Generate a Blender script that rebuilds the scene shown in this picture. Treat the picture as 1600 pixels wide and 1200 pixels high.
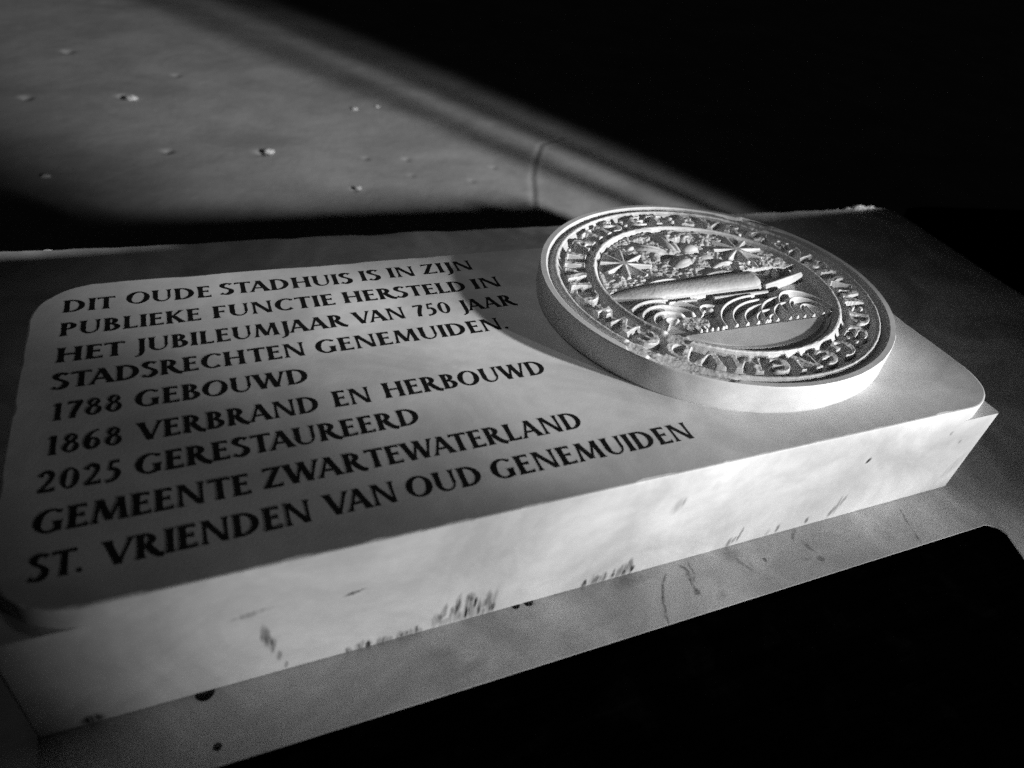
import bpy, math, random
import numpy as np
from mathutils import Vector

random.seed(7)
rng = np.random.default_rng(11)
scene = bpy.context.scene
col = scene.collection
for o in list(bpy.data.objects):
    bpy.data.objects.remove(o)

# ------------------------------------------------------------------ camera, world, lights, exposure
H = 0.173            # height of the plaque above the base
cam_d = bpy.data.cameras.new('camera')
cam = bpy.data.objects.new('camera', cam_d)
col.objects.link(cam)
cam.location = (-0.9741, -0.4086, 0.7049)
cam.rotation_euler = (0.8947, -0.1272, -0.3821)
cam_d.sensor_width = 36.0
cam_d.lens = 1111.4 / 1600 * 36
cam_d.clip_start = 0.02
cam_d.clip_end = 200
cam_d.dof.use_dof = True
cam_d.dof.focus_distance = 1.0
cam_d.dof.aperture_fstop = 3.1
scene.camera = cam

world = bpy.data.worlds.new('World')
scene.world = world
world.use_nodes = True
bg = world.node_tree.nodes['Background']
bg.inputs[0].default_value = (1, 1, 1, 1)
bg.inputs[1].default_value = 0.002

def spot(name, loc, target, energy, size, blend, radius):
    d = bpy.data.lights.new(name, 'SPOT')
    d.energy = energy
    d.spot_size = math.radians(size)
    d.spot_blend = blend
    d.shadow_soft_size = radius
    o = bpy.data.objects.new(name, d)
    col.objects.link(o)
    o.location = loc
    o.rotation_euler = (Vector(target) - Vector(loc)).to_track_quat('-Z', 'Y').to_euler()
    return o
KEY = Vector((3.9, -4.2, 2.12))
spot('lamp', KEY, (-0.71, 0.29, 0.17), 3700, 3.4, 1.0, 0.14)
spot('far_lamp', KEY, (-0.30, 2.6, -0.45), 2500, 17.0, 1.0, 0.19)
spot('low_lamp', (1.25, -2.05, 0.315), (-0.44, 0.2, 0.16), 285, 26.3, 0.45, 0.022)
spot('added_seal_light', (2.2, -3.2, 1.08), (-0.40, 0.46, 0.21), 1180, 5.9, 0.9, 0.04)  # added spot that brightens the carved relief of the seal
spot('added_fill', (-0.9, 1.3, 2.2), (-0.38, 0.50, 0.1), 23, 42, 1.0, 0.5)  # added overhead fill that lifts the shadows, no real source

scene.view_settings.view_transform = 'Standard'
scene.view_settings.look = 'None'
scene.view_settings.exposure = 0.0
scene.view_settings.gamma = 1.0
scene.view_settings.use_curve_mapping = False
scene.render.engine = 'CYCLES'
scene.cycles.max_bounces = 6
scene.cycles.sample_clamp_indirect = 1.5
scene.cycles.caustics_reflective = False
scene.cycles.use_denoising = False

# ------------------------------------------------------------------ helpers
def tag(o, label=None, cat=None, group=None, kind=None):
    if label: o['label'] = label
    if cat: o['category'] = cat
    if group: o['group'] = group
    if kind: o['kind'] = kind
    return o

def empty(name, loc=(0, 0, 0), parent=None):
    o = bpy.data.objects.new(name, None)
    o.empty_display_size = 0.05
    o.location = loc
    col.objects.link(o)
    if parent: o.parent = parent
    return o

def mesh_obj(name, verts, faces, mat, parent=None, smooth=False):
    me = bpy.data.meshes.new(name)
    me.from_pydata([tuple(map(float, v)) for v in verts], [], [tuple(map(int, f)) for f in faces])
    me.update()
    if smooth:
        me.polygons.foreach_set('use_smooth', [True] * len(me.polygons))
    me.materials.append(mat)
    o = bpy.data.objects.new(name, me)
    col.objects.link(o)
    if parent: o.parent = parent
    return o

def hash2(ix, iy, seed):
    n = (ix * 374761393 + iy * 668265263 + seed * 974634777) & 0xFFFFFFFF
    n = ((n ^ (n >> 13)) * 1274126177) & 0xFFFFFFFF
    n = n ^ (n >> 16)
    return (n & 0xFFFF) / 65535.0

def vnoise(x, y, seed=0):
    x = np.asarray(x, float); y = np.asarray(y, float)
    ix = np.floor(x).astype(np.int64); iy = np.floor(y).astype(np.int64)
    fx = x - ix; fy = y - iy
    fx = fx * fx * (3 - 2 * fx); fy = fy * fy * (3 - 2 * fy)
    a = hash2(ix, iy, seed); b = hash2(ix + 1, iy, seed)
    c = hash2(ix, iy + 1, seed); d = hash2(ix + 1, iy + 1, seed)
    return (a * (1 - fx) + b * fx) * (1 - fy) + (c * (1 - fx) + d * fx) * fy

def fbm(x, y, seed=0, octv=4):
    s = 0; a = 0.5; t = 0
    for i in range(octv):
        s = s + a * vnoise(x * 2 ** i, y * 2 ** i, seed + i * 17); t += a; a *= 0.5
    return s / t

def sstep(a, b, x):
    t = np.clip((x - a) / (b - a), 0, 1)
    return t * t * (3 - 2 * t)

# ------------------------------------------------------------------ materials
class NT:
    def __init__(self, name):
        self.m = bpy.data.materials.new(name)
        self.m.use_nodes = True
        self.t = self.m.node_tree
        self.t.nodes.clear()
        self.out = self.n('ShaderNodeOutputMaterial')
        self.bsdf = self.n('ShaderNodeBsdfPrincipled')
        self.l(self.bsdf.outputs[0], self.out.inputs[0])
    def n(self, typ, **kw):
        nd = self.t.nodes.new(typ)
        for k, v in kw.items(): setattr(nd, k, v)
        return nd
    def l(self, a, b): self.t.links.new(a, b)
    def val(self, v):
        nd = self.n('ShaderNodeValue'); nd.outputs[0].default_value = v; return nd.outputs[0]
    def math(self, op, a, b=None, c=None, clamp=False):
        nd = self.n('ShaderNodeMath', operation=op); nd.use_clamp = clamp
        for i, x in enumerate((a, b, c)):
            if x is None: continue
            if isinstance(x, (int, float)): nd.inputs[i].default_value = x
            else: self.l(x, nd.inputs[i])
        return nd.outputs[0]
    def vmath(self, op, a, b=None, c=None):
        nd = self.n('ShaderNodeVectorMath', operation=op)
        for i, x in enumerate((a, b, c)):
            if x is None: continue
            if isinstance(x, (tuple, list)): nd.inputs[i].default_value = x
            else: self.l(x, nd.inputs[i])
        return nd.outputs[1] if op in ('LENGTH', 'DOT_PRODUCT', 'DISTANCE') else nd.outputs[0]
    def pos(self):
        return self.n('ShaderNodeNewGeometry').outputs['Position']
    def noise(self, vec, scale, detail=4, rough=0.55, dist=0.0):
        nd = self.n('ShaderNodeTexNoise')
        nd.inputs['Scale'].default_value = scale
        nd.inputs['Detail'].default_value = detail
        nd.inputs['Roughness'].default_value = rough
        nd.inputs['Distortion'].default_value = dist
        self.l(vec, nd.inputs['Vector'])
        return nd.outputs[0]
    def remap(self, x, a, b, c, d, smooth=True):
        nd = self.n('ShaderNodeMapRange')
        nd.interpolation_type = 'SMOOTHSTEP' if smooth else 'LINEAR'
        self.l(x, nd.inputs[0])
        for i, v in enumerate((a, b, c, d)): nd.inputs[i + 1].default_value = v
        return nd.outputs[0]
    def grey(self, x):
        nd = self.n('ShaderNodeCombineColor')
        for i in range(3): self.l(x, nd.inputs[i])
        return nd.outputs[0]
    def finish(self, value, rough=0.5, bump=None, strength=0.3, dist=0.002, spec=0.4):
        self.l(self.grey(value), self.bsdf.inputs['Base Color'])
        if isinstance(rough, (int, float)): self.bsdf.inputs['Roughness'].default_value = rough
        else: self.l(rough, self.bsdf.inputs['Roughness'])
        self.bsdf.inputs['Specular IOR Level'].default_value = spec
        if bump is not None:
            b = self.n('ShaderNodeBump')
            b.inputs['Strength'].default_value = strength
            b.inputs['Distance'].default_value = dist
            self.l(bump, b.inputs['Height'])
            self.l(b.outputs[0], self.bsdf.inputs['Normal'])
        return self.m
    def blobs(self, items, axes, warp=0.006):
        """sum of stain ellipses (a, b, half-length a, half-length b, tilt, strength) in the plane of two axes"""
        p = self.pos()
        w = self.n('ShaderNodeTexNoise'); w.inputs['Scale'].default_value = 55; w.inputs['Detail'].default_value = 3
        self.l(p, w.inputs['Vector'])
        off = self.vmath('MULTIPLY', self.vmath('SUBTRACT', w.outputs[1], (0.5, 0.5, 0.5)), (warp, warp, warp))
        q = self.vmath('ADD', p, off)
        sep = self.n('ShaderNodeSeparateXYZ'); self.l(q, sep.inputs[0])
        A, B = sep.outputs[axes[0]], sep.outputs[axes[1]]
        tot = None
        for (a, b, ra, rb, th, s) in items:
            ct, st = math.cos(math.radians(th)), math.sin(math.radians(th))
            da = self.math('SUBTRACT', A, a); db = self.math('SUBTRACT', B, b)
            ua = self.math('MULTIPLY_ADD', da, ct / ra, self.math('MULTIPLY', db, st / ra))
            ub = self.math('MULTIPLY_ADD', da, -st / rb, self.math('MULTIPLY', db, ct / rb))
            r2 = self.math('ADD', self.math('MULTIPLY', ua, ua), self.math('MULTIPLY', ub, ub))
            e = self.math('MULTIPLY', self.remap(r2, 0.0, 1.6, 1.0, 0.0), s)
            tot = e if tot is None else self.math('ADD', tot, e)
        return self.math('MINIMUM', tot, 1.0)

# marble of the plaque: soft clouds and rising brown damp stains along the foot of the front face
STAINS = []
for x, z in [(-.802, .018), (-.796, .03), (-.788, .022), (-.781, .036), (-.770, .028), (-.766, .043), (-.760, .03), (-.755, .02), (-.750, .024), (-.738, .012), (-.862, .006), (-.879, .004), (-.899, .005), (-.886, .008),
             (-.582, .013), (-.569, .016), (-.561, .02), (-.606, .009), (-.595, .01), (-.622, .007), (-.555, .012), (-.402, .014), (-.396, .022), (-.409, .01), (-.232, .028), (-.226, .036), (-.238, .018), (-.33, .012), (-.345, .009),
             (-.977, .068), (-.972, .05), (-.962, .01), (-.968, .03), (-.827, .009), (-.84, .007), (-.28, .012)]:
    STAINS.append((x, z, random.uniform(.0022, .005), random.uniform(.008, .022) if z > .015 else random.uniform(.006, .011), random.uniform(-8, 4), random.uniform(.4, .75)))
for x in np.arange(-.806, -.735, .0062):
    hgt = random.uniform(.008, .026)
    STAINS.append((float(x), hgt * .85, random.uniform(.0028, .0052), hgt, random.uniform(-6, 4), random.uniform(.3, .55)))
for x in np.arange(-.90, -.82, .011):
    STAINS.append((float(x), .004, .004, random.uniform(.005, .012), 0, random.uniform(.3, .55)))
for x in np.arange(-.62, -.55, .009):
    STAINS.append((float(x), .006, .0035, random.uniform(.006, .016), 0, random.uniform(.3, .55)))
STAINS += [(-.225, .113, .0035, .006, -35, .9), (-.522, .116, .008, .014, -20, .28), (-.515, .122, .004, .008, -20, .22), (-.892, .104, .012, .0022, 12, .75),
           (-.048, .105, .003, .004, 0, .5), (-.081, .128, .003, .004, 0, .6), (-.475, .135, .006, .01, 0, .12), (-1.135, .008, .010, .008, 0, .9), (-.02, .05, .01, .03, -25, .2),
           (-.985, .11, .02, .004, 10, .35)]

def marble(name, base, stains=None, ledge=None, grain=.12):
    t = NT(name)
    p = t.pos()
    cl = t.noise(p, 5.5, 5, 0.6, 0.9)
    fine = t.noise(p, 60, 4, 0.6)
    vein = t.noise(p, 3.2, 6, 0.6, 2.2)
    v = t.math('ABSOLUTE', t.math('SUBTRACT', vein, 0.5))
    vn = t.remap(v, 0.0, 0.09, 0.06, 0.0)
    val = t.remap(cl, 0.3, 0.75, base * (0.60 if ledge else 0.74), base * (1.12 if ledge else 1.06), True)
    val = t.math('MULTIPLY', val, t.math('SUBTRACT', 1.0, vn))
    val = t.math('MULTIPLY', val, t.remap(fine, 0.3, 0.7, 0.965, 1.03))
    if stains:
        nrm = t.n('ShaderNodeSeparateXYZ'); t.l(t.n('ShaderNodeNewGeometry').outputs['Normal'], nrm.inputs[0])
        face = t.math('LESS_THAN', nrm.outputs[1], -0.5)
        b = t.math('MULTIPLY', t.blobs(stains, (0, 2)), face)
        st = t.noise(t.vmath('MULTIPLY', p, (260, 1, 22)), 1.0, 3)
        b = t.math('MULTIPLY', b, t.remap(st, 0.35, 0.62, 0.45, 1.1))
        val = t.math('MULTIPLY', val, t.math('SUBTRACT', 1.0, b, clamp=True))
    if ledge:
        b = t.blobs(ledge, (0, 1), 0.012)
        br = t.noise(p, 150, 4, 0.7)
        b = t.math('MULTIPLY', b, t.remap(br, 0.35, 0.62, 0.35, 1.1))
        val = t.math('MULTIPLY', val, t.math('SUBTRACT', 1.0, b, clamp=True))
    gr = t.noise(p, 420, 3, 0.7)
    return t.finish(val, t.remap(cl, 0.3, 0.7, 0.42, 0.6), gr, grain, 0.0006, 0.35)

M_PLAQUE = marble('plaque_marble', 0.80, STAINS)
M_SEAL = marble('seal_marble', 0.81)
LEDGE = []
def crack(pts, w, s):
    for (x0, y0), (x1, y1) in zip(pts, pts[1:]):
        L = math.hypot(x1 - x0, y1 - y0); th = math.degrees(math.atan2(y1 - y0, x1 - x0))
        LEDGE.append(((x0 + x1) / 2, (y0 + y1) / 2, L * .62, w, th, s))
crack([(-.512, -.012), (-.522, -.022), (-.531, -.040), (-.537, -.055), (-.545, -.074)], .0022, .6)
crack([(-.487, -.006), (-.482, -.018), (-.486, -.03), (-.487, -.044)], .003, .6)
crack([(-.472, -.004), (-.474, -.018), (-.483, -.034)], .0022, .45)
LEDGE += [(-.487, -.047, .006, .005, 20, .65), (-.404, -.027, .0035, .007, 20, .55), (-.399, -.036, .003, .006, 10, .5), (-.392, -.03, .003, .005, 0, .4), (-.371, -.032, .003, .0025, 0, .8),
          (-.303, -.009, .012, .003, 40, .5), (-.297, -.03, .004, .012, 10, .5), (-.294, -.053, .006, .006, 10, .8), (-.312, -.047, .008, .003, -20, .35), (-.41, -.012, .012, .012, 0, .35),
          (-.555, -.008, .03, .01, 0, .3), (-.70, -.008, .03, .012, 0, .25), (-.775, -.052, .02, .006, 20, .25), (-.81, -.03, .02, .008, 0, .2), (-.46, -.06, .01, .006, 30, .3), (-.62, -.05, .03, .006, 10, .15)]
crack([(-.112, -.012), (-.118, -.03), (-.124, -.05), (-.13, -.074)], .0016, .5)
def light_vein(pts, w, s):
    for (x0, y0), (x1, y1) in zip(pts, pts[1:]):
        LEDGE.append(((x0 + x1) / 2, (y0 + y1) / 2, math.hypot(x1 - x0, y1 - y0) * .62, w, math.degrees(math.atan2(y1 - y0, x1 - x0)), -s))
light_vein([(.389, .568), (.50, .545), (.655, .52)], .003, .5)
light_vein([(.345, .70), (.43, .63), (.50, .548)], .002, .45)
light_vein([(.36, .26), (.44, .245), (.52, .228)], .003, .5)
light_vein([(.30, .32), (.31, .2), (.29, .10)], .006, .25)
M_BASE = marble('base_marble', 0.74, None, LEDGE, .02)

t = NT('letter_paint'); n = t.noise(t.pos(), 90, 3)
M_INK = t.finish(t.remap(n, .3, .7, .006, .014), 0.55, spec=0.2)

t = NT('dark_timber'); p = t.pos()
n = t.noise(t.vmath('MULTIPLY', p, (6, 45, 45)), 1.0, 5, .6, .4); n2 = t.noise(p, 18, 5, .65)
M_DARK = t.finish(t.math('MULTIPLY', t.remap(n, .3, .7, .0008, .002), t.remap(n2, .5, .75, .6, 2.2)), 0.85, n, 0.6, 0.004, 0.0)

t = NT('ground_mortar'); p = t.pos()
a = t.noise(p, 3.0, 6, .62, .5); b = t.noise(p, 26, 5, .65); c = t.noise(p, 9, 4, .6)
pit = t.remap(b, .24, .33, .55, 1.0)
M_GROUND = t.finish(t.math('MULTIPLY', t.remap(a, .3, .7, .42, .58), pit), .8, t.math('ADD', b, t.math('MULTIPLY', c, 1.2)), .35, .004, .25)

t = NT('flake_fleck_stone'); n = t.noise(t.pos(), 60, 4)
M_FLAKE_FLECK = t.finish(t.remap(n, .3, .7, .6, .85), .5, n, .5, .003)

# ------------------------------------------------------------------ glyphs: flared Roman capitals built from quad strips
class G:
    S, T = 0.215, 0.112
    def __init__(self): self.strips = []
    def strip(self, L, R): self.strips.append((np.array(L, float), np.array(R, float)))
    def vs(self, x0, y0, x1, y1, w, f0=.05, f1=.05, n=14):
        """upright or leaning stroke; ends cut level; w = horizontal width; flares at both ends"""
        t = np.linspace(0, 1, n); x = x0 + (x1 - x0) * t; y = y0 + (y1 - y0) * t
        d0 = np.abs(y - y0); d1 = np.abs(y - y1)
        ww = w * .94 + 2 * f0 * np.exp(-d0 / .055) + 2 * f1 * np.exp(-d1 / .055) + .02 * (2 * t - 1) ** 2
        self.strip(np.stack([x - ww / 2, y], 1), np.stack([x + ww / 2, y], 1))
    def hs(self, x0, y0, x1, y1, w, f0=0, f1=0, n=12, side=0):
        """level stroke; flare at its free end; side=+1/-1 makes the serif grow only up or down"""
        t = np.linspace(0, 1, n); x = x0 + (x1 - x0) * t; y = y0 + (y1 - y0) * t
        e = f0 * np.exp(-np.abs(x - x0) / .06) + f1 * np.exp(-np.abs(x - x1) / .06)
        up = w / 2 + e * (1 if side >= 0 else 0); dn = w / 2 + e * (1 if side <= 0 else 0)
        self.strip(np.stack([x, y - dn], 1), np.stack([x, y + up], 1))
    def arc(self, cx, cy, rx, ry, a0, a1, S=None, T=None, tilt=0, n=40):
        S = self.S * 1.08 if S is None else S; T = self.T * .85 if T is None else T
        a = np.radians(np.linspace(a0, a1, n))
        ax = np.radians(tilt)
        o = np.stack([cx + rx * np.cos(a), cy + ry * np.sin(a)], 1)
        th = T + (S - T) * np.abs(np.cos(a - ax)) ** 1.4
        d = np.stack([np.cos(a) , np.sin(a)], 1)
        self.strip(o, o - d * th[:, None])
    def pen(self, pts, wmin=None, wmax=None, ang=15, f0=0, f1=0, n=50):
        """Catmull-Rom centre line with a broad-nib width"""
        wmin = self.T * .9 if wmin is None else wmin; wmax = self.S if wmax is None else wmax
        P = np.array(pts, float); P = np.vstack([2 * P[0] - P[1], P, 2 * P[-1] - P[-2]])
        out = []
        m = len(P) - 3
        for i in range(m):
            tt = np.linspace(0, 1, max(4, n // m), endpoint=(i == m - 1))[:, None]
            a, b, c, d = P[i:i + 4]
            out.append(.5 * (2 * b + (c - a) * tt + (2 * a - 5 * b + 4 * c - d) * tt ** 2 + (3 * b - a - 3 * c + d) * tt ** 3))
        C = np.vstack(out)
        D = np.gradient(C, axis=0); D /= np.linalg.norm(D, axis=1)[:, None] + 1e-9
        th = np.arctan2(D[:, 1], D[:, 0]) - math.radians(ang)
        w = wmin + (wmax - wmin) * np.abs(np.sin(th)) ** 1.3
        s = np.concatenate([[0], np.cumsum(np.linalg.norm(np.diff(C, axis=0), axis=1))])
        w = w + f0 * np.exp(-s / .06) + f1 * np.exp(-(s[-1] - s) / .06)
        N = np.stack([-D[:, 1], D[:, 0]], 1)
        self.strip(C + N * w[:, None] / 2, C - N * w[:, None] / 2)

def make_glyphs():
    S, T = G.S, G.T
    g = {}
    def new(ch, w):
        q = G(); g[ch] = (q, w); return q
    q = new('I', .26); q.vs(.13, 0, .13, 1, S)
    q = new('H', .86); q.vs(.15, 0, .15, 1, S); q.vs(.71, 0, .71, 1, S); q.hs(.2, .52, .66, .52, T)
    q = new('E', .58); q.vs(.14, 0, .14, 1, S, .05, .05); q.hs(.15, 1 - T / 2, .53, 1 - T / 2, T, 0, .07, side=-1); q.hs(.2, .53, .48, .53, T, 0, .05); q.hs(.15, T / 2, .58, T / 2, T, 0, .08, side=1)
    q = new('F', .55); q.vs(.14, 0, .14, 1, S, .05, .05); q.hs(.15, 1 - T / 2, .54, 1 - T / 2, T, 0, .07, side=-1); q.hs(.2, .50, .47, .50, T, 0, .05)
    q = new('L', .56); q.vs(.14, 0, .14, 1, S, .05, .05); q.hs(.15, T / 2, .56, T / 2, T, 0, .09, side=1)
    q = new('T', .74); q.vs(.37, 0, .37, 1, S, .05, 0); q.hs(.02, 1 - T / 2, .72, 1 - T / 2, T, .06, .06, side=-1)
    q = new('Z', .70); q.hs(.06, 1 - T / 2, .66, 1 - T / 2, T, .07, 0, side=-1); q.hs(.03, T / 2, .69, T / 2, T, 0, .09, side=1); q.vs(.13, 0.02, .57, .98, S * 1.05, 0, 0)
    q = new('N', .88); q.vs(.12, 0, .12, 1, T, .06, .02); q.vs(.13, 1, .74, 0, S * 1.05, .03, 0); q.vs(.76, 0, .76, 1, T, .0, .06)
    q = new('M', 1.06); q.vs(.09, 0, .20, 1, T, .06, .02); q.vs(.22, 1, .52, .06, S * 1.05, .03, 0); q.vs(.52, .06, .84, 1, T, 0, .02); q.vs(.84, 1, .94, 0, S * .97, .02, .05)
    q = new('A', .88); q.vs(.09, 0, .42, 1, T * 1.05, .06, 0); q.vs(.41, 1, .77, 0, S * 1.12, .0, .05); q.hs(.22, .34, .62, .34, T)
    q = new('V', .88); q.vs(.11, 1, .45, 0, S * 1.12, .05, 0); q.vs(.45, 0, .80, 1, T * 1.05, 0, .06)
    q = new('W', 1.26); q.vs(.11, 1, .39, 0, S * 1.1, .05, 0); q.vs(.39, 0, .65, .97, T * 1.05, 0, 0); q.vs(.62, 1, .89, 0, S * 1.1, .03, 0); q.vs(.89, 0, 1.17, 1, T * 1.05, 0, .06)
    q = new('U', .82); q.vs(.14, .33, .14, 1, S, 0, .05); q.vs(.70, .33, .70, 1, T * 1.1, 0, .06)
    a = np.radians(np.linspace(180, 360, 36)); o = np.stack([.395 + .345 * np.cos(a), .35 + .365 * np.sin(a)], 1)
    i = np.stack([.44 + .215 * np.cos(a), .35 + .275 * np.sin(a)], 1); q.strip(o, i)
    q = new('J', .36); q.vs(.22, .12, .22, 1, S, 0, .05); q.pen([(.22, .16), (.205, -.04), (.13, -.2), (-.03, -.29)], T * .7, S * .96, 20)
    q = new('K', .80); q.vs(.14, 0, .14, 1, S); q.vs(.24, .50, .64, 1, T * 1.3, 0, .05); q.vs(.30, .56, .68, 0, S * 1.2, 0, .06)
    q = new('P', .62); q.vs(.14, 0, .14, 1, S); q.arc(.24, .725, .37, .275, -90, 92); q.hs(.16, 1 - T * .43, .27, 1 - T * .43, T * .86); q.hs(.2, .45 + T * .43, .27, .45 + T * .43, T * .86)
    q = new('R', .76); q.vs(.14, 0, .14, 1, S); q.arc(.24, .735, .35, .265, -90, 92); q.hs(.16, 1 - T * .43, .27, 1 - T * .43, T * .86); q.hs(.2, .47 + T * .43, .33, .47 + T * .43, T * .86)
    q.pen([(.34, .49), (.50, .22), (.64, .06), (.80, -.01)], S * .5, S * 1.05, -150, 0, .0)
    q = new('B', .66); q.vs(.14, 0, .14, 1, S); q.arc(.24, .75, .31, .25, -90, 92); q.hs(.14, 1 - T * .43, .27, 1 - T * .43, T * .86); q.hs(.2, .5 + T * .43, .30, .5 + T * .43, T * .86)
    q.arc(.25, .275, .39, .29, -92, 90); q.hs(.14, T * .43, .28, T * .43, T * .86)
    q = new('D', .86); q.vs(.14, 0, .14, 1, S); q.arc(.28, .5, .54, .5, -92, 92); q.hs(.14, 1 - T * .43, .32, 1 - T * .43, T * .86); q.hs(.14, T * .43, .32, T * .43, T * .86)
    q = new('O', .98); q.arc(.48, .5, .47, .52, 0, 360, S * 1.12, T * .8, -14, n=72)
    q = new('C', .82); q.arc(.48, .5, .47, .52, 52, 306, S * 1.12, T * .85, -10, n=56); q.vs(.755, .80, .775, .93, .045, .01, .015); 
    q = new('G', .86); q.arc(.48, .5, .47, .52, 52, 300, S * 1.12, T * .85, -10, n=56); q.vs(.755, .80, .775, .93, .045, .01, .015); q.vs(.70, .04, .70, .46, S, 0, .05)
    q = new('S', .58); q.pen([(.50, .88), (.42, .955), (.29, .975), (.15, .90), (.12, .75), (.22, .61), (.37, .49), (.47, .35), (.44, .16), (.28, .035), (.13, .05), (.04, .13)], T * .85, S * 1.12, -18, .05, .05, 70)
    q = new('1', .42); q.vs(.22, 0, .22, 1, S, .05, .0); q.vs(.08, .84, .20, .985, T, .0, .02)
    q = new('2', .66); q.pen([(.08, .76), (.14, .90), (.28, .965), (.43, .90), (.49, .74), (.42, .52), (.26, .28), (.07, .07)], T, S, 35, .06, 0); q.hs(.05, T * .6, .62, T * .6, T * 1.25, 0, .07, side=1)
    q = new('0', .76); q.arc(.36, .5, .34, .51, 0, 360, S * 1.05, T * .8, -12, n=60)
    q = new('5', .60); q.hs(.20, .95, .52, .965, T * 1.1, 0, .03); q.vs(.17, .55, .23, .98, T, 0, 0); q.pen([(.17, .575), (.30, .60), (.43, .50), (.47, .33), (.38, .13), (.22, .03), (.04, .02)], T, S * 1.05, 10, 0, .03)
    q = new('6', .70); q.pen([(.60, .99), (.38, .92), (.20, .74), (.125, .48), (.14, .25), (.24, .08), (.36, .035)], T * .6, S * 1.05, 12, 0, 0); q.arc(.36, .305, .29, .31, -100, 185, S * 1.0, T * .8, -10)
    q = new('8', .68); q.arc(.34, .765, .245, .235, 0, 360, S * .9, T * .8, -25, 50); q.arc(.34, .285, .31, .295, 0, 360, S * 1.0, T * .8, -15, 56)
    q = new('7', .60); q.hs(.04, 1 - T * .55, .58, 1 - T * .55, T * 1.1, .06, 0, side=-1); q.pen([(.53, .96), (.38, .62), (.27, .3), (.23, 0)], T * 1.3, S * 1.05, -30, 0, .03)
    q = new('.', .20); a = np.linspace(math.pi, 0, 12); q.strip(np.stack([.10 + .085 * np.cos(a), .085 + .085 * np.sin(a)], 1), np.stack([.10 + .085 * np.cos(a), .085 - .085 * np.sin(a)], 1))
    # forms used only in the seal's legend
    q = new('e', .72); q.arc(.46, .5, .44, .5, 60, 300, S * 1.3, T * 1.2); q.hs(.1, .5, .66, .5, T * 1.4)
    q = new('+', .8); q.hs(.05, .5, .75, .5, .16, .12, .12); q.vs(.4, .08, .4, .92, .16, .1, .1)
    q = new(':', .3); 
    for cy in (.3, .7):
        q.strip(np.stack([.13 + .1 * np.cos(a), cy + .1 * np.sin(a)], 1), np.stack([.13 + .1 * np.cos(a), cy - .1 * np.sin(a)], 1))
    return g
GLYPH = make_glyphs()
TRACK = 0.10
KERN = {'TA': .2, 'AT': .2, 'VA': .22, 'WA': .2, 'LA': .04, 'AR': .02, 'RT': .05, 'ST': .06, 'TE': .06, 'CT': .06, 'ET': .08, 'AA': .1, 'JA': .12, 'AD': .05, 'ZW': .06, 'EW': .08, 'WD': .06, 'UW': .06, 'RL': 0, 'DS': .04, 'TS': .02,
        'RE': .03, 'RS': .06, 'LD': .06, 'CH': .04, 'TI': .04, 'IT': .06, '17': -.02, '78': .02, 'KE': .04, 'OU': .04, 'BO': .05, 'T.': .12, 'VR': .06, 'VE': .06, 'TA': .2, 'AU': .1, 'AN': .04, 'RA': .06, '75': .02}

def word_layout(word, x0, y0, x1, y1, cap):
    """glyph strips of one word, stretched to run from (x0,y0) to (x1,y1) on the plaque"""
    xs = []; x = 0.0
    for i, ch in enumerate(word):
        xs.append(x); x += GLYPH[ch][1] + TRACK
        if i + 1 < len(word): x -= KERN.get(ch + word[i + 1], 0)
    total = x - TRACK
    kx = (x1 - x0) / total
    slope = (y1 - y0) / (x1 - x0)
    out = []
    for ch, gx in zip(word, xs):
        for L, R in GLYPH[ch][0].strips:
            def tr(P):
                X = x0 + (gx + P[:, 0]) * kx
                return np.stack([X, y0 + slope * (X - x0) + P[:, 1] * cap], 1)
            out.append((tr(L), tr(R)))
    return out

def word_mesh(name, strips, z, parent):
    V = []; F = []
    for k, (L, R) in enumerate(strips):
        n = len(L); o = len(V); zt = z + 0.00008 + 0.000006 * (k % 12)
        V += [(p[0], p[1], zt) for p in L] + [(p[0], p[1], zt) for p in R]
        V += [(p[0], p[1], z - .0004) for p in L] + [(p[0], p[1], z - .0004) for p in R]
        for i in range(n - 1):
            F += [(o + i, o + i + 1, o + n + i + 1, o + n + i), (o + i, o + 2 * n + i, o + 2 * n + i + 1, o + i + 1), (o + n + i, o + n + i + 1, o + 3 * n + i + 1, o + 3 * n + i)]
        F += [(o, o + n, o + 3 * n, o + 2 * n), (o + n - 1, o + 3 * n - 1, o + 4 * n - 1, o + 2 * n - 1)]
    ob = mesh_obj(name, V, F, M_INK, parent)
    return ob

GZ = -0.45
GK = (GZ - .7049) / (-.30 - .7049)
def gp(x, y):
    return (-.9741 + (x + .9741) * GK, -.4086 + (y + .4086) * GK)
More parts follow.
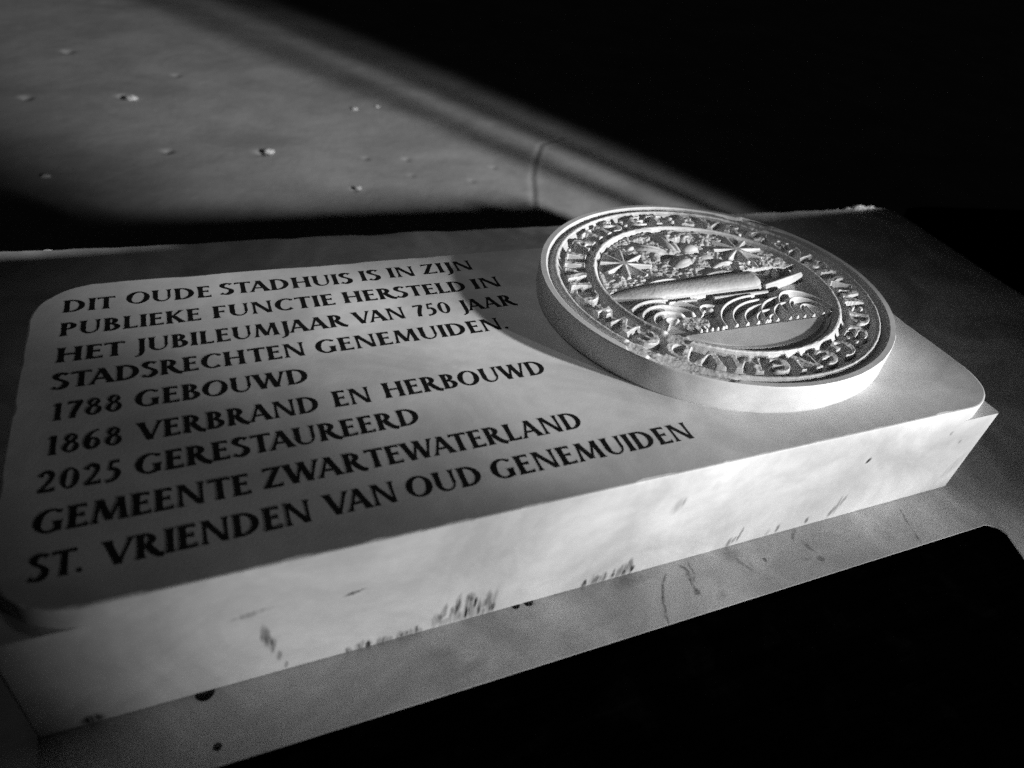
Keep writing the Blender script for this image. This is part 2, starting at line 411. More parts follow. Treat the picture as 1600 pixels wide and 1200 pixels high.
# ------------------------------------------------------------------ ground behind and below
def build_ground():
    gx = np.concatenate([[-60, -30, -14, -8, -5, -3.4], np.arange(-2.8, 2.8, .011), [3.2, 4, 5, 7, 10, 16, 30, 60]])
    gy = np.concatenate([[-60, -30, -12, -6, -3, -1.5, -.4, .5], np.arange(1.0, 5.2, .013), [5.5, 6, 7, 9, 13, 20, 35, 60]])
    X, Y = np.meshgrid(gx, gy)
    Z = GZ + .02 * (fbm(X * 1.3, Y * 1.3, 3, 3) - .5) + .003 * (fbm(X * 9, Y * 9, 5, 4) - .5)
    for cx, cy, r, d in [(-1.405, 3.20, .02, .02), (-1.5, 2.61, .018, .02), (-1.056, 2.107, .014, .016), (-.513, 1.768, .011, .014), (-1.19, 2.63, .02, .02), (-.765, 2.08, .02, .016),
                         (-.42, 2.02, .01, .01), (-.28, 2.0, .012, .01), (.02, 1.9, .01, .01), (-.3, 1.86, .009, .008), (-.1, 1.8, .009, .009), (-1.0, 2.9, .014, .012)]:
        cx, cy = gp(cx, cy)
        Z -= .8 * d * np.exp(-((X - cx) ** 2 + (Y - cy) ** 2) / r ** 2)
    # curved crack with a raised lip
    cp = np.array([(-.04, 1.40), (.015, 1.521), (.085, 1.684), (.13, 1.80), (.208, 1.954), (.30, 2.107), (.42, 2.17)])
    cp = np.array([gp(*q) for q in cp])
    dmin = np.full(X.shape, 9.0)
    for a, b in zip(cp, cp[1:]):
        t_ = np.clip(((X - a[0]) * (b - a)[0] + (Y - a[1]) * (b - a)[1]) / ((b - a) @ (b - a)), 0, 1)
        d = np.hypot(X - a[0] - t_ * (b - a)[0], Y - a[1] - t_ * (b - a)[1])
        sgn = np.sign((X - a[0]) * (b - a)[1] - (Y - a[1]) * (b - a)[0])
        dmin = np.where(d < np.abs(dmin), d * np.where(sgn == 0, 1, sgn), dmin)
    Z += -.004 * np.exp(-(dmin / .008) ** 2) + .0018 * np.exp(-((dmin - .018) / .009) ** 2)
    ny, nx = X.shape
    V = np.stack([X.ravel(), Y.ravel(), Z.ravel()], 1)
    idx = np.arange(nx * ny).reshape(ny, nx)
    F = np.stack([idx[:-1, :-1].ravel(), idx[:-1, 1:].ravel(), idx[1:, 1:].ravel(), idx[1:, :-1].ravel()], 1)
    o = mesh_obj('ground', V, F, M_GROUND, smooth=True)
    tag(o, kind='structure')
build_ground()

# ------------------------------------------------------------------ marble base
def build_base():
    pts = [(-2.7, -.076)]
    pts += [(-.02, -.076)]
    for k in range(7):                                  # rounded inner corner of the notch
        a = math.radians(90 - 15 * k)
        pts.append((-.008 + .022 * math.cos(a), -.098 + .022 * math.sin(a)))
    pts += [(.004, -.125), (-.010, -.16), (-.03, -.6), (-.05, -1.3), (.70, -1.3), (.712, .2), (.728, .5), (.745, .7), (.755, .80), (.752, .835), (.738, .858)]
    n_sm = len(pts)
    bx = np.linspace(.72, -2.7, 190)
    by = np.interp(bx, [-2.7, -1.302, -.767, -.244, .255, .572, .72], [.965, .925, .907, .886, .884, .871, .868])
    by = by + .010 * (fbm(bx * 22, bx * 0 + 3.1, 8, 3) - .5) + .007 * np.minimum(0, fbm(bx * 9, bx * 0 + .7, 9, 2) - .42) * 3
    pts += list(zip(bx, by))
    P = np.array(pts)
    n = len(P)
    E1 = np.roll(P, -1, 0) - P; E1 /= np.linalg.norm(E1, axis=1)[:, None]
    E0 = np.roll(E1, 1, 0)
    N = np.stack([E0[:, 1] + E1[:, 1], -(E0[:, 0] + E1[:, 0])], 1); N /= np.linalg.norm(N, axis=1)[:, None] + 1e-9   # outward for a loop running counter-clockwise
    rr = np.full(n, .0012); rr[n_sm:] = .004
    V = []; F = []
    prof = [(1, 0), (.62, .04), (.35, .14), (.14, .33), (.03, .62), (0, 1)]
    for k, (ins, dn) in enumerate(prof):
        Q = P - N * (rr * ins)[:, None]
        V += [(q[0], q[1], -r * dn) for q, r in zip(Q, rr)]
    V += [(q[0], q[1], -.30) for q in P]
    m = len(prof) + 1
    for k in range(m - 1):
        for i in range(n):
            j = (i + 1) % n
            F.append((k * n + i, (k + 1) * n + i, (k + 1) * n + j, k * n + j))
    F.append(tuple(range(n)))
    F.append(tuple(range((m - 1) * n + n - 1, (m - 1) * n - 1, -1)))
    o = mesh_obj('base_slab', V, F, M_BASE)
    # small drilled holes under the plaque's edge
    cut = []
    for x, y, r in [(-1.04, .0005, .0095), (-1.033, -.057, .0042), (-.692, .001, .006), (-.708, .001, .005)]:
        bpy.ops.mesh.primitive_cylinder_add(vertices=20, radius=r, depth=.06, location=(x, y, 0))
        c = bpy.context.object; cut.append(c)
        md = o.modifiers.new('hole', 'BOOLEAN'); md.object = c; md.operation = 'DIFFERENCE'; md.solver = 'EXACT'
    dg = bpy.context.evaluated_depsgraph_get()
    me = bpy.data.meshes.new_from_object(o.evaluated_get(dg))
    o.modifiers.clear(); o.data = me
    for c in cut: bpy.data.objects.remove(c)
    tag(o, 'large grey marble base slab under the plaque, rough along its back edge', 'stone base')
    # bright broken flakes along the rough back edge
    for cx, cy, s in [(.655, .869, .018), (.69, .868, .012), (.62, .874, .008), (.575, .870, .006), (-1.24, .921, .006), (.24, .884, .004)]:
        V2 = []; F2 = []
        nu, nv = 12, 7
        for i in range(nv + 1):
            ph = math.pi * i / nv
            for j in range(nu):
                th = 2 * math.pi * j / nu
                w = 1 + .5 * (vnoise(np.array(cx * 40 + 2 * math.cos(th)), np.array(i * .8 + 2 * math.sin(th)), 4) - .5)
                V2.append((cx + s * 1.7 * w * math.sin(ph) * math.cos(th), cy + s * .7 * w * math.sin(ph) * math.sin(th), -.003 + s * .55 * w * math.cos(ph)))
        for i in range(nv):
            for j in range(nu):
                F2.append((i * nu + j, (i + 1) * nu + j, (i + 1) * nu + (j + 1) % nu, i * nu + (j + 1) % nu))
        mesh_obj('flake', V2, F2, M_FLAKE_FLECK, o)
build_base()

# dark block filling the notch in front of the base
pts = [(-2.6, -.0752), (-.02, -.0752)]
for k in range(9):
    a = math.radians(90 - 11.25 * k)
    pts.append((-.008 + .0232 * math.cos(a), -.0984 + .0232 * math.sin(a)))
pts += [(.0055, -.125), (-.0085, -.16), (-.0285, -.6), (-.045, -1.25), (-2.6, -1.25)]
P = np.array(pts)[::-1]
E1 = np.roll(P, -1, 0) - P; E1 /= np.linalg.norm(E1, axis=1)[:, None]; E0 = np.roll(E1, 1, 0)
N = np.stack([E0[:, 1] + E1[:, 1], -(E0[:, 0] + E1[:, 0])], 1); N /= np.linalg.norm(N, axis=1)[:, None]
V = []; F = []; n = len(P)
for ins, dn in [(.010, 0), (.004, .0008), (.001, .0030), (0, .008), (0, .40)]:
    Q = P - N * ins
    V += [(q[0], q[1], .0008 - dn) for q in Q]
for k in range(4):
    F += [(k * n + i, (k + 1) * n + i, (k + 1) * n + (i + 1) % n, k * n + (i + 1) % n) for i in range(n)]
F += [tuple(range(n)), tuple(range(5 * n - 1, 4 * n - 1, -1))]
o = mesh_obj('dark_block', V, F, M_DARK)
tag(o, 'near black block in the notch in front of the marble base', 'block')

# ------------------------------------------------------------------ plaque
plaque = empty('marble_plaque', (-.59, .25, 0))
tag(plaque, 'thick white marble plaque with rounded upper corners and nine lines of black Dutch lettering', 'plaque')
def at_plaque(o):
    o.parent = plaque
    o.matrix_parent_inverse = plaque.matrix_world.inverted() if False else o.matrix_parent_inverse
    return o
XL, XR, YB = -1.1814, 0.0, 0.5
OFF = np.array([.59, -.25, 0])
DZ = .024
def plaque_part(name, V, F, smooth=False):
    return mesh_obj(name, np.array(V) + OFF, F, M_PLAQUE, plaque, smooth)
# lower body: a square-cornered block, front face flush with the raised panel
b = .003
V = []; F = []
ring = [(XL + b, 0), (XR - b, 0), (XR, b), (XR, YB - b), (XR - b, YB), (XL + b, YB), (XL, YB - b), (XL, b)]
ring_in = [(x + (.002 if x < -.5 else -.002), y + (.002 if y < .2 else -.002)) for x, y in ring]
V += [(x, y, 0.0) for x, y in ring_in]
for z in (.0022, H - DZ): V += [(x, y, z) for x, y in ring]
n = len(ring)
F = [(k * n + i, k * n + (i + 1) % n, (k + 1) * n + (i + 1) % n, (k + 1) * n + i) for k in range(2) for i in range(n)] + [tuple(range(2 * n, 3 * n)), tuple(range(n - 1, -1, -1))]
plaque_part('block', V, F)
# raised panel with rounded corners
rad = .075
outl = []
for cx, cy, a0 in [(XL + rad, rad, 180), (XR - rad, rad, 270), (XR - rad, YB - rad, 0), (XL + rad, YB - rad, 90)]:
    for k in range(41):
        a = math.radians(a0 + 90 * k / 40)
        outl.append((cx + rad * math.cos(a), cy + rad * math.sin(a), math.cos(a), math.sin(a)))
    nxt = {180: (XR - rad, 0), 270: (XR, YB - rad), 0: (XL + rad, YB), 90: (XL, rad)}[a0]
    x0, y0, nx, ny = outl[-1]
    m_ = int(math.hypot(nxt[0] - x0, nxt[1] - y0) / .006)
    for k in range(1, m_):
        outl.append((x0 + (nxt[0] - x0) * k / m_, y0 + (nxt[1] - y0) * k / m_, nx, ny))
V = []
prof = [(.0022, 0), (.0008, .0004), (.0002, .0011), (0, .0025), (0, DZ)]
wr = [1 + 1.6 * max(0.0, float(fbm(np.array(x * 38 + 5), np.array(y * 38), 51, 3)) - .5) * 2 for x, y, _, _ in outl]
for ins, dn in prof:
    V += [(x - nx * ins * w, y - ny * ins * w, H - dn * (w if dn < DZ else 1)) for (x, y, nx, ny), w in zip(outl, wr)]
n = len(outl)
F = [(k * n + i, (k + 1) * n + i, (k + 1) * n + (i + 1) % n, k * n + (i + 1) % n) for k in range(len(prof) - 1) for i in range(n)] + [tuple(range(n))]
plaque_part('face_panel', V, F)

LINES = [
 [('DIT', -1.1471, .4355, -1.0905, .4364), ('OUDE', -1.0792, .4415, -.9802, .4415), ('STADHUIS', -.9692, .4438, -.7964, .4444), ('IS', -.7842, .4470, -.7564, .4465), ('IN', -.7437, .4490, -.7056, .4485), ('ZIJN', -.6946, .4502, -.6162, .4518)],
 [('PUBLIEKE', -1.1473, .3858, -.9956, .3906), ('FUNCTIE', -.9816, .3910, -.8305, .3950), ('HERSTELD', -.8188, .3958, -.6442, .3971), ('IN', -.6331, .3986, -.5911, .4)],
 [('HET', -1.1479, .3350, -1.0790, .3358), ('JUBILEUMJAAR', -1.068, .3371, -.8262, .3442), ('VAN', -.8162, .3451, -.7476, .3466), ('750', -.7345, .3466, -.6824, .3480), ('JAAR', -.6690, .3474, -.5884, .3497)],
 [('STADSRECHTEN', -1.1488, .287, -.8855, .2933), ('GENEMUIDEN.', -.873, .2925, -.6209, .2973)],
 [('1788', -1.1452, .2360, -1.0809, .2385), ('GEBOUWD', -1.0696, .2390, -.8896, .2421)],
 [('1868', -1.1461, .1855, -1.0805, .1862), ('VERBRAND', -1.0674, .1863, -.8868, .1903), ('EN', -.871, .1925, -.8292, .1925), ('HERBOUWD', -.8138, .1945, -.6087, .196)],
 [('2025', -1.15, .1365, -1.0811, .1365), ('GERESTAUREERD', -1.0697, .1382, -.7856, .1451)],
 [('GEMEENTE', -1.1497, .0866, -.9698, .0883), ('ZWARTEWATERLAND', -.9589, .0903, -.6073, .0945)],
 [('ST.', -1.1485, .0365, -1.1085, .0367), ('VRIENDEN', -1.0944, .0365, -.921, .0397), ('VAN', -.9079, .0408, -.8388, .0420), ('OUD', -.8284, .0422, -.7484, .0425), ('GENEMUIDEN', -.7376, .0434, -.4875, .0457)],
]
CAP = .0272
for ln in LINES:
    e = empty('inscription_line', (0, 0, 0), plaque)
    e.location = tuple(OFF)
    for w in ln:
        word_mesh('word', word_layout(*w, CAP), H, e)

# ------------------------------------------------------------------ seal medallion: one carved height field split into its parts
CX, CY, RX, RY, HS = -.2989, .2971, .2618, .2452, .0422
seal = empty('seal_medallion', (CX, CY, H))
tag(seal, 'round carved white marble seal showing a ship, two rosettes and raised lettering', 'medallion')

def build_seal():
    NR, NT_ = 420, 1800
    rho = np.concatenate([np.linspace(0, .62, 225, endpoint=False), np.linspace(.62, 1.0, NR - 225)])
    th = np.linspace(0, 2 * np.pi, NT_, endpoint=False)
    RHO, TH = np.meshgrid(rho, th, indexing='ij')
    U = RHO * np.cos(TH); Vv = RHO * np.sin(TH)
    Z = np.zeros_like(RHO)
    part = np.zeros(RHO.shape, int)          # 0 field
    # --- mouldings
    xp = [0, .655, .668, .682, .694, .706, .716, .726, .736, .872, .886, .898, .908, .918, .930, .940, .950, .960, .968, 1.0]
    zp = [-.0140, -.0140, -.0105, -.0045, -.0022, -.0022, -.0050, -.0095, -.0118, -.0118, -.0085, -.0045, -.0020, -.0016, -.0040, -.0072, -.0076, -.0030, 0, 0]
    xi = np.linspace(0, 1, 4001); zi = np.interp(xi, xp, zp)
    k = np.ones(21) / 21; zi = np.convolve(np.pad(zi, 10, mode='edge'), k, 'valid')
    Z = np.interp(RHO, xi, zi)
    part[RHO > .876] = 1
    part[(RHO > .66) & (RHO < .735)] = 3
    # --- legend
    text = '+CIVITATIS:eT:BVRGeNSIVM:De:GeNeMVDeN'
    adv = [GLYPH[c][1] + .20 for c in text]
    tot = sum(adv)
    lo, hi = .748, .866
    mask = np.zeros(RHO.shape)
    band = (RHO > lo - .012) & (RHO < hi + .012)
    start = math.radians(196)
    cum = 0.0
    for ch, a in zip(text, adv):
        t0 = start - 2 * np.pi * cum / tot
        dth = 2 * np.pi * a / tot
        rel = (t0 - TH) % (2 * np.pi)
        sel = band & (rel < dth)
        ii = np.nonzero(sel)
        gx = rel[ii] / dth * a - .10
        gy = (RHO[ii] - lo) / (hi - lo)
        hit = np.zeros(len(gx), bool)
        for L, R in GLYPH[ch][0].strips:
            Lc = L; Rc = R
            mid = (L + R) / 2; half = (L - R) / 2
            L2 = mid + half * 1.12; R2 = mid - half * 1.12
            for q in range(len(L) - 1):
                quad = np.array([L2[q], L2[q + 1], R2[q + 1], R2[q]])
                mn = quad.min(0); mx = quad.max(0)
                c = np.nonzero((gx >= mn[0]) & (gx <= mx[0]) & (gy >= mn[1]) & (gy <= mx[1]))[0]
                if not len(c): continue
                s = None
                inside_p = np.ones(len(c), bool); inside_n = np.ones(len(c), bool)
                for e in range(4):
                    A = quad[e]; B = quad[(e + 1) % 4]
                    cr = (B[0] - A[0]) * (gy[c] - A[1]) - (B[1] - A[1]) * (gx[c] - A[0])
                    inside_p &= cr >= -1e-9; inside_n &= cr <= 1e-9
                hit[c[inside_p | inside_n]] = True
        mask[ii[0][hit], ii[1][hit]] = 1
        cum += a
    def blur(m, nr, nt):
        kr = np.ones(nr) / nr
        m = np.apply_along_axis(lambda v: np.convolve(np.pad(v, nr // 2, mode='edge'), kr, 'valid'), 0, m)
        mm = np.zeros_like(m)
        for s in range(-(nt // 2), nt // 2 + 1): mm += np.roll(m, s, 1)
        return mm / nt
    lm = blur(blur(mask, 3, 5), 3, 3)
    lh = sstep(.08, .8, lm)
    rough = fbm(U * 26, Vv * 26, 21, 3) - .5
    fine = fbm(U * 70, Vv * 70, 31, 3) - .5
    lh = lh * np.clip(1 + rough * .25, .6, 1.1)
    Z = Z + lh * .0092
    part[(lm > .2) & (RHO > .742) & (RHO < .872)] = 2

    # --- field
    infield = RHO < .665
    def setz(z, m): return np.where(m, z, Z)
    floor_z = -.0138
    hullmask_top = np.interp(U, [-.66, -.54, -.40, -.2, .26, .30], [.02, .055, .068, .078, .108, .112])
    hull_low = np.interp(U, [-.66, -.56, -.44, -.30, -.2, .24, .29], [-.035, -.085, -.120, -.120, -.118, -.113, -.08])
    upper = infield & (Vv > hullmask_top)
    # rough ground around the figures
    up = floor_z + .0062 + .0065 * (fbm(U * 17 + 3, Vv * 17, 41, 2) - .38) + .0035 * (fbm(U * 55, Vv * 55, 45, 2) - .5)
    up = up * 1.0
    fig = np.full(U.shape, -1.0)
    def ellip(cu, cv, a, b, ang, hgt, base=-.0135, ridge=0.0):
        nonlocal fig
        c, s = math.cos(math.radians(ang)), math.sin(math.radians(ang))
        x = ((U - cu) * c + (Vv - cv) * s) / a; y = (-(U - cu) * s + (Vv - cv) * c) / b
        r2 = x * x + y * y
        z = base + hgt * np.sqrt(np.clip(1 - r2, 0, 1)) - ridge * np.exp(-(y / .16) ** 2)
        fig = np.where((r2 < 1) & (z > fig), z, fig)
    for args in [(-.03, .515, .155, .066, 97, .0150, -.0145, .003), (-.175, .445, .12, .058, -32, .0130, -.0140, .003), (.075, .41, .072, .062, 0, .0140), (-.055, .262, .10, .050, 25, .0120),
                 (.13, .30, .065, .036, -20, .0105), (.11, .535, .075, .030, 60, .0105), (.19, .20, .10, .026, 12, .0115), (-.30, .48, .06, .026, 35, .009), (-.155, .335, .06, .035, 15, .010), (.235, .46, .05, .03, 70, .009)]:
        ellip(*args)
    Zu = np.maximum(up, fig)
    # crescents hollowed beside the domes
    for cu, cv, r0 in [(-.10, .30, .06), (.055, .475, .055)]:
        d = np.hypot(U - cu, Vv - cv); Zu = Zu - .008 * np.exp(-((d - r0) / .022) ** 2) * (Vv > cv)
    # rosettes: eight thin spokes with sunk wedges between
    ros_id = np.zeros(U.shape, int)
    for i_, (cu, cv, rr, ph) in enumerate([(-.437, .297, .165, .30), (.385, .345, .165, .12)]):
        d = np.hypot((U - cu), (Vv - cv)); a = np.arctan2(Vv - cv, U - cu)
        kf = 8
        sp = ((a + ph) * kf / (2 * np.pi)) % 1.0
        dist = np.minimum(sp, 1 - sp) * 2 * np.pi / kf * d          # distance from the nearest spoke
        w = np.pi / kf * d
        edge = rr * (.9 + .1 * np.cos((a + ph) * kf))
        depth = .0130 * np.clip((dist - .006) / .05, 0, 1) ** .8 * sstep(.01, .05, d)
        z = -.0028 - depth
        z = np.where(d < .022, np.maximum(z, -.0028), z)
        m = (d < edge)
        Zu = np.where(m, z, Zu)
        ros_id[m] = i_ + 1
    # rounded little pods lying on the gunwale
    for u0, u1 in [(-.44, -.17), (-.035, .20)]:
        cu = (u0 + u1) / 2; a = (u1 - u0) / 2
        x = (U - cu) / a
        vb = np.interp(cu, [-.62, .3], [.045, .112]) + .012 * x
        y = (Vv - vb) / .052
        r2 = x * x + np.clip(y, 0, 9) ** 2
        z = -.014 + .0120 * np.sqrt(np.clip(1 - r2, 0, 1))
        Zu = np.where((r2 < 1), np.maximum(Zu, z), Zu)
    Z = np.where(upper, Zu, Z)
    # lower field: waves
    lower = infield & (Vv <= hullmask_top)
    Zl = np.full(U.shape, floor_z)
    rib = np.zeros(U.shape)
    base_v = -.437
    def arcs(cu, cv, pairs, a0, a1, wid=.0165, hgt=1.0):
        nonlocal rib
        for rx, ry in pairs:
            x = (U - cu) / rx; y = (Vv - cv) / ry
            rr_ = np.hypot(x, y)
            g = np.hypot(x / rx, y / ry) / (rr_ + 1e-6)
            d = np.abs(rr_ - 1) / (g + 1e-6)
            an = np.degrees(np.arctan2(y, x)) % 360
            m = ((an - a0) % 360) < ((a1 - a0) % 360 or 360)
            v_ = np.sqrt(np.clip(1 - (d / wid) ** 2, 0, 1)) * m
            rib = np.maximum(rib, v_ * hgt)
    arcs(-.470, -.325, [(.040, .040), (.105, .10), (.165, .16), (.235, .215)], 15, 215, .0155)
    arcs(.140, -.425, [(.345, .255), (.275, .205), (.205, .155), (.135, .10), (.06, .05)], 88, 180, .0145)
    arcs(.285, -.425, [(.222, .205), (.150, .145)], 88, 180, .0135)
    arcs(.385, -.425, [(.165, .255), (.115, .180), (.066, .105)], 0, 180, .0125)
    arcs(-.205, -.27, [(.062, .06)], 40, 200, .014)
    rib = np.maximum(rib, np.sqrt(np.clip(1 - np.hypot((U + .195) / .03, (Vv + .255) / .026) ** 2, 0, 1)))
    rib = np.maximum(rib, np.sqrt(np.clip(1 - ((U - .38 - (Vv + .42) * .1) / .016) ** 2, 0, 1)) * ((Vv > -.43) & (Vv < -.34)))
    for u_ in np.arange(-.36, -.20, .034):
        rib = np.maximum(rib, np.sqrt(np.clip(1 - np.hypot((U - u_) / .013, (Vv + .425) / .012) ** 2, 0, 1)))
    Zl = Zl + rib * .0105
    # worn patch that has lost its carving
    wear = np.exp(-(((U + .33) / .13) ** 2 + ((Vv + .33) / .085) ** 2) * 1.3)
    wl = sstep(.35, .7, wear + .35 * rough)
    Zl = Zl * (1 - wl) + wl * (-.0080 + .0012 * fine + .002 * rough)
    # exergue
    ex = infield & (Vv < base_v)
    Zl = np.where(ex, -.0078 + .00006 * fine, Zl)
    groove = np.exp(-((Vv - base_v) / .007) ** 2) * (U > -.56)
    Zl = Zl - .0035 * groove * (~ex)
    Zl = np.where(ex, Zl - .006 * np.exp(-((RHO - .646) / .010) ** 2), Zl)
    # hull
    hv0 = hull_low; hv1 = hullmask_top
    tt = np.clip((Vv - hv0) / (hv1 - hv0 + 1e-6), 0, 1)
    hull = (Vv > hv0) & (Vv <= hv1) & (U > -.665) & (U < .285) & infield
    taper = np.clip((U + .69) / .30, 0, 1) ** .35
    zh = -.0140 + .0130 * taper * np.sqrt(np.clip(1 - np.abs(2 * (tt - .5)) ** 2.6, 0, 1))
    Zl = np.where(hull, np.maximum(Zl, zh), Zl)
    # bow curling down to the left
    d = np.abs(np.hypot((U + .44) / 1.0, (Vv + .33) / .92) - .275)
    bow = infield & (U < -.42) & (Vv < 0) & (Vv > -.25) & (d < .028)
    Zl = np.where(bow, np.maximum(Zl, -.015 + .0095 * np.sqrt(np.clip(1 - (d / .028) ** 2, 0, 1))), Zl)
    d2 = np.abs((Vv + .02) - (U + .62) * -.1) ; prow = infield & (U < -.50) & (d2 < .02)
    Zl = np.where(prow, np.maximum(Zl, -.014 + .006 * (1 - (d2 / .02) ** 2)), Zl)
    # beaded wale under the hull
    wale = ((Vv > -.155) & (Vv < -.118) & (U > -.10) & (U < .27)) | ((Vv > -.148) & (Vv < -.11) & (U > -.39) & (U < -.21))
    bd = -.0065 + .0022 * (1 - ((Vv + .142) / .014) ** 2)
    bead = -.005 * (np.cos(U * 2 * np.pi / .026) > .1) * (Vv > -.136)
    Zl = np.where(wale & infield, np.maximum(np.clip(bd, -.012, 0) + bead, -.014), Zl)
    # stern: end board, curved strakes and two timbers
    st = infield & (U >= .285) & (U < .66)
    zs = np.full(U.shape, -.0165)
    dd = np.hypot((U - .40) / 1.0, (Vv - .10) / 1.05)
    zs = np.maximum(zs, -.0155 + .0075 * np.sqrt(np.clip(1 - ((dd - .105) / .020) ** 2, 0, 1)) * (Vv < .10))
    zs = np.maximum(zs, -.0155 + .0060 * np.sqrt(np.clip(1 - ((dd - .055) / .018) ** 2, 0, 1)) * (Vv < .10))
    def bar(z, u0, v0, u1, v1, w, hh):
        L = math.hypot(u1 - u0, v1 - v0); ax, ay = (u1 - u0) / L, (v1 - v0) / L
        s = np.clip((U - u0) * ax + (Vv - v0) * ay, 0, L)
        d = np.hypot(U - u0 - s * ax, Vv - v0 - s * ay)
        return np.maximum(z, np.where(d < w, -.0165 + hh * np.sqrt(np.clip(1 - (d / w) ** 2, 0, 1)), -1))
    zs = bar(zs, .295, -.085, .615, .0, .026, .0135)
    zs = bar(zs, .52, .065, .60, .07, .010, .008)
    Zl = np.where(st & (Vv > -.125), np.maximum(zs, np.where(Vv < -.06, Zl, -1)), Zl)
    Z = np.where(lower, Zl, Z)
    # inner rim of the ring keeps its own slope where the field meets it
    moul = np.interp(RHO, xi, zi)
    Z = np.where(RHO > .645, np.maximum(Z, moul), Z)
    part[infield] = 0
    part[hull | (st & lower & (Vv > -.125))] = 4
    part[upper & (ros_id > 0)] = 5
    part[upper & (ros_id == 2)] = 6
    part[lower & ~hull & (rib > .15) & ~ex & (part != 4)] = 7
    part[ex] = 8
    # --- wear on the ring: lower left and upper right are rubbed down
    for cu, cv, a_, b_, lvl in [(-.66, -.66, .16, .13, -.0042), (-.52, -.80, .13, .09, -.0040), (.715, .64, .14, .13, -.0045), (-.78, -.50, .08, .08, -.005), (-.52, -.46, .09, .07, -.0075)]:
        ww = np.exp(-(((U - cu) / a_) ** 2 + ((Vv - cv) / b_) ** 2))
        ww = sstep(.36, .72, ww + .55 * rough)
        Z = Z * (1 - ww * .72) + (lvl + .0016 * rough + .0008 * fine) * ww * .72
    Z = Z + .00035 * fine * (RHO < .96) * (~(infield & (Vv < base_v))) + .0010 * (fbm(U * 40, Vv * 40, 77, 2) - .5) * (RHO > .70) * (RHO < .93)
    # --- mesh
    Xw = U * RX; Yw = Vv * RY; Zw = HS + Z
    idx = np.arange(len(rho) * NT_).reshape(len(rho), NT_)
    VV = np.stack([Xw.ravel(), Yw.ravel(), Zw.ravel()], 1)
    # normals from the height field for seamless shading across the parts
    Pg = np.stack([Xw, Yw, Zw], -1)
    dr = np.gradient(Pg, axis=0); dt = (np.roll(Pg, -1, 1) - np.roll(Pg, 1, 1)) * .5
    Nn = np.cross(dr, dt); Nn[0] = (0, 0, 1)
    ln_ = np.linalg.norm(Nn, axis=-1, keepdims=True); Nn = np.where(ln_ > 1e-14, Nn / np.maximum(ln_, 1e-14), np.array([0, 0, 1.0]))
    Nn = Nn.reshape(-1, 3)
    A = idx[:-1, :]; B = idx[1:, :]
    Fq = np.stack([A.ravel(), B.ravel(), np.roll(B, -1, 1).ravel(), np.roll(A, -1, 1).ravel()], 1)
    fp = part[:-1, :].ravel()
    Fq = Fq[NT_:]; fp = fp[NT_:]                      # the first ring collapses to the centre
    def emit(name, sel, label=None):
        fs = Fq[sel]
        if not len(fs): return
        us, inv = np.unique(fs, return_inverse=True)
        me = bpy.data.meshes.new(name)
        vs = VV[us]; fs2 = inv.reshape(-1, 4).astype(np.int32)
        me.vertices.add(len(vs)); me.vertices.foreach_set('co', vs.astype(np.float32).ravel())
        me.loops.add(fs2.size); me.loops.foreach_set('vertex_index', fs2.ravel())
        me.polygons.add(len(fs2)); me.polygons.foreach_set('loop_start', np.arange(0, fs2.size, 4, dtype=np.int32))
        me.update(calc_edges=True); me.validate()
        me.polygons.foreach_set('use_smooth', np.ones(len(me.polygons), bool))
        me.normals_split_custom_set_from_vertices([tuple(x) for x in Nn[us]])
        me.materials.append(M_SEAL)
        o = bpy.data.objects.new(name, me); col.objects.link(o); o.parent = seal
        if label: o['label'] = label
        return o
    emit('relief_ground', fp == 0)
    emit('outer_rim', fp == 1)
    emit('legend', fp == 2)
    emit('inner_ring', fp == 3)
    emit('ship_hull', fp == 4)
    emit('rosette', fp == 5, 'carved rosette at the upper left of the seal')
    emit('rosette', fp == 6, 'carved rosette at the upper right of the seal')
    emit('waves', fp == 7)
    emit('exergue', fp == 8)
    # side of the disc
    V = []; F = []; nt = 360
    prof = [(1.0, HS), (1.003, HS - .0012), (1.004, HS - .003), (1.004, .004), (1.001, .0015), (.996, -.0005)]
    for r_, z in prof:
        for j in range(nt):
            a = 2 * math.pi * j / nt
            w = .0009 * (vnoise(np.array(14 * math.cos(a) + 30), np.array(14 * math.sin(a) + z * 200), 6) - .5)
            V.append(((RX * r_ + w) * math.cos(a), (RY * r_ + w) * math.sin(a), z))
    for k in range(len(prof) - 1):
        for j in range(nt):
            F.append((k * nt + j, (k + 1) * nt + j, (k + 1) * nt + (j + 1) % nt, k * nt + (j + 1) % nt))
    mesh_obj('disc_edge', V, F, M_SEAL, seal, True)
build_seal()

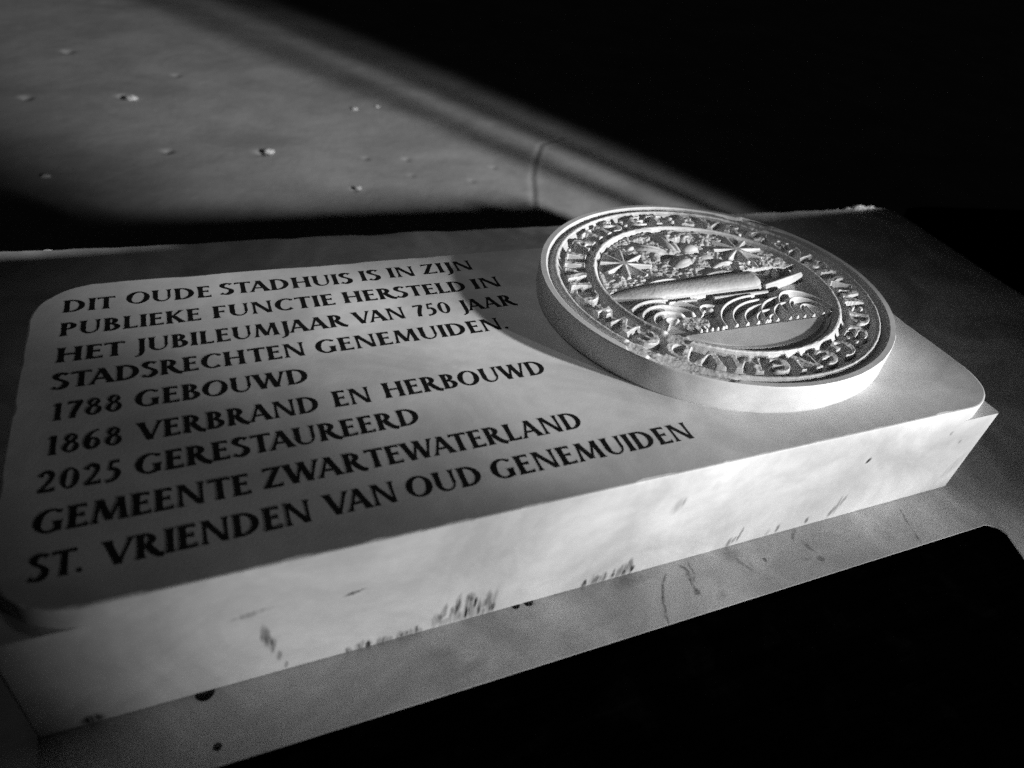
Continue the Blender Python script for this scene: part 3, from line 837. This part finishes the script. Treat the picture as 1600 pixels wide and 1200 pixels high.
# ------------------------------------------------------------------ stone chips on the ground, standing in for lit pit edges
flecks = [(-1.160, 2.606, .020, 'pale fleck for the lit edge of a dark pit at the upper left of the ground'), (-.738, 2.078, .016, 'pair of pale lit-edge chips in the middle of the lit ground'),
         (-.355, 2.496, .011, 'small pale lit-edge fleck at the edge of the shadow streak, left of its twin'), (-.257, 2.525, .009, 'smaller dim lit-edge fleck at the edge of the shadow streak, right of its twin'),
         (-1.388, 1.933, .011, 'small pale lit-edge fleck at the far left above the shadow of the base'), (-.503, 1.765, .010, 'small lit-edge fleck beside a pit just above the shadow of the seal'),
         (5.221, 5.54, .03, 'tiny dim glint fleck at the very top of the picture in the dark'), (4.852, 3.685, .035, 'dim glint fleck in the dark at the upper right')]
for k, (x, y, s, lab) in enumerate(flecks):
    V = []; F = []; nu, nv = 12, 8
    for i in range(nv + 1):
        ph = math.pi * i / nv
        for j in range(nu):
            tha = 2 * math.pi * j / nu
            w = .7 + .6 * float(vnoise(np.array(k * 7 + 1.6 * math.cos(tha) + i * .3), np.array(i * .7 + 1.6 * math.sin(tha)), 13))
            V.append((s * 1.25 * w * math.sin(ph) * math.cos(tha), s * .8 * w * math.sin(ph) * math.sin(tha), s * .6 * w * math.cos(ph)))
    for i in range(nv):
        for j in range(nu):
            F.append((i * nu + j, (i + 1) * nu + j, (i + 1) * nu + (j + 1) % nu, i * nu + (j + 1) % nu))
    o = mesh_obj('lit_fleck', V, F, M_FLAKE_FLECK)
    o.location = (*gp(x, y), GZ + .002 + s * .15)
    tag(o, lab, 'stone chip', 'stone chips for lit pit edges')

# ------------------------------------------------------------------ added dark blockers that shade the right-hand side and streak the ground
def prism(name, prof, x0, x1, mat):
    """side profile (y, z) extruded from x0 to x1"""
    n = len(prof)
    V = [(x0, y, z) for y, z in prof] + [(x1, y, z) for y, z in prof]
    F = [tuple(range(n - 1, -1, -1)), tuple(range(n, 2 * n))] + [(i, (i + 1) % n, n + (i + 1) % n, n + i) for i in range(n)]
    return mesh_obj(name, V, F, mat)
o = prism('side_light_blocker', [(-1.45, GZ), (.83, GZ), (.83, .012), (.03, .365), (-1.0, .365), (-1.0, .196), (-1.45, .196)], .785, .86, M_DARK)  # invented blocker, profile shaped to keep light off the base's right end
tag(o, 'added dark light blocker with a sloping top close to the right end of the marble base', 'light blocker')
def oriented_box(name, p0, p1, z0, z1, thick, mat):
    a = np.array(p0, float); b_ = np.array(p1, float)
    d = (b_ - a) / np.linalg.norm(b_ - a); nn = np.array([d[1], -d[0]]) * thick
    V = []
    for z in (z0, z1):
        for q in (a, b_, b_ + nn, a + nn): V.append((q[0], q[1], z))
    return mesh_obj(name, V, [(3, 2, 1, 0), (4, 5, 6, 7), (0, 1, 5, 4), (1, 2, 6, 5), (2, 3, 7, 6), (3, 0, 4, 7)], mat)
def from_key(az, d):
    return np.array([KEY.x + d * math.cos(math.radians(az)), KEY.y + d * math.sin(math.radians(az))])
ed = from_key(114.7, 3.0)
o = oriented_box('tall_light_blocker', ed, ed + np.array([.88, .48]) * 1.4, GZ, 2.9, .04, M_DARK)  # added blocker that cuts off the light on the ground at right
tag(o, 'tall dark light blocker added out of view to the right of the plaque', 'board')
ed = from_key(118.9, 4.9)
o = oriented_box('streak_blocker', ed, ed + np.array([.88, .48]) * .075, GZ, 1.3, .05, M_DARK)  # added blocker that throws a dark streak across the ground
tag(o, 'slender dark light blocker added out of view, farther from the tall one', 'post', 'slender light blockers')
ed = from_key(116.6, 4.9)
o = oriented_box('streak_blocker', ed, ed + np.array([.88, .48]) * .065, GZ, 1.3, .05, M_DARK)  # second added streak blocker, nearer the edge of the light
tag(o, 'slender dark light blocker added out of view, close beside the tall one', 'post', 'slender light blockers')
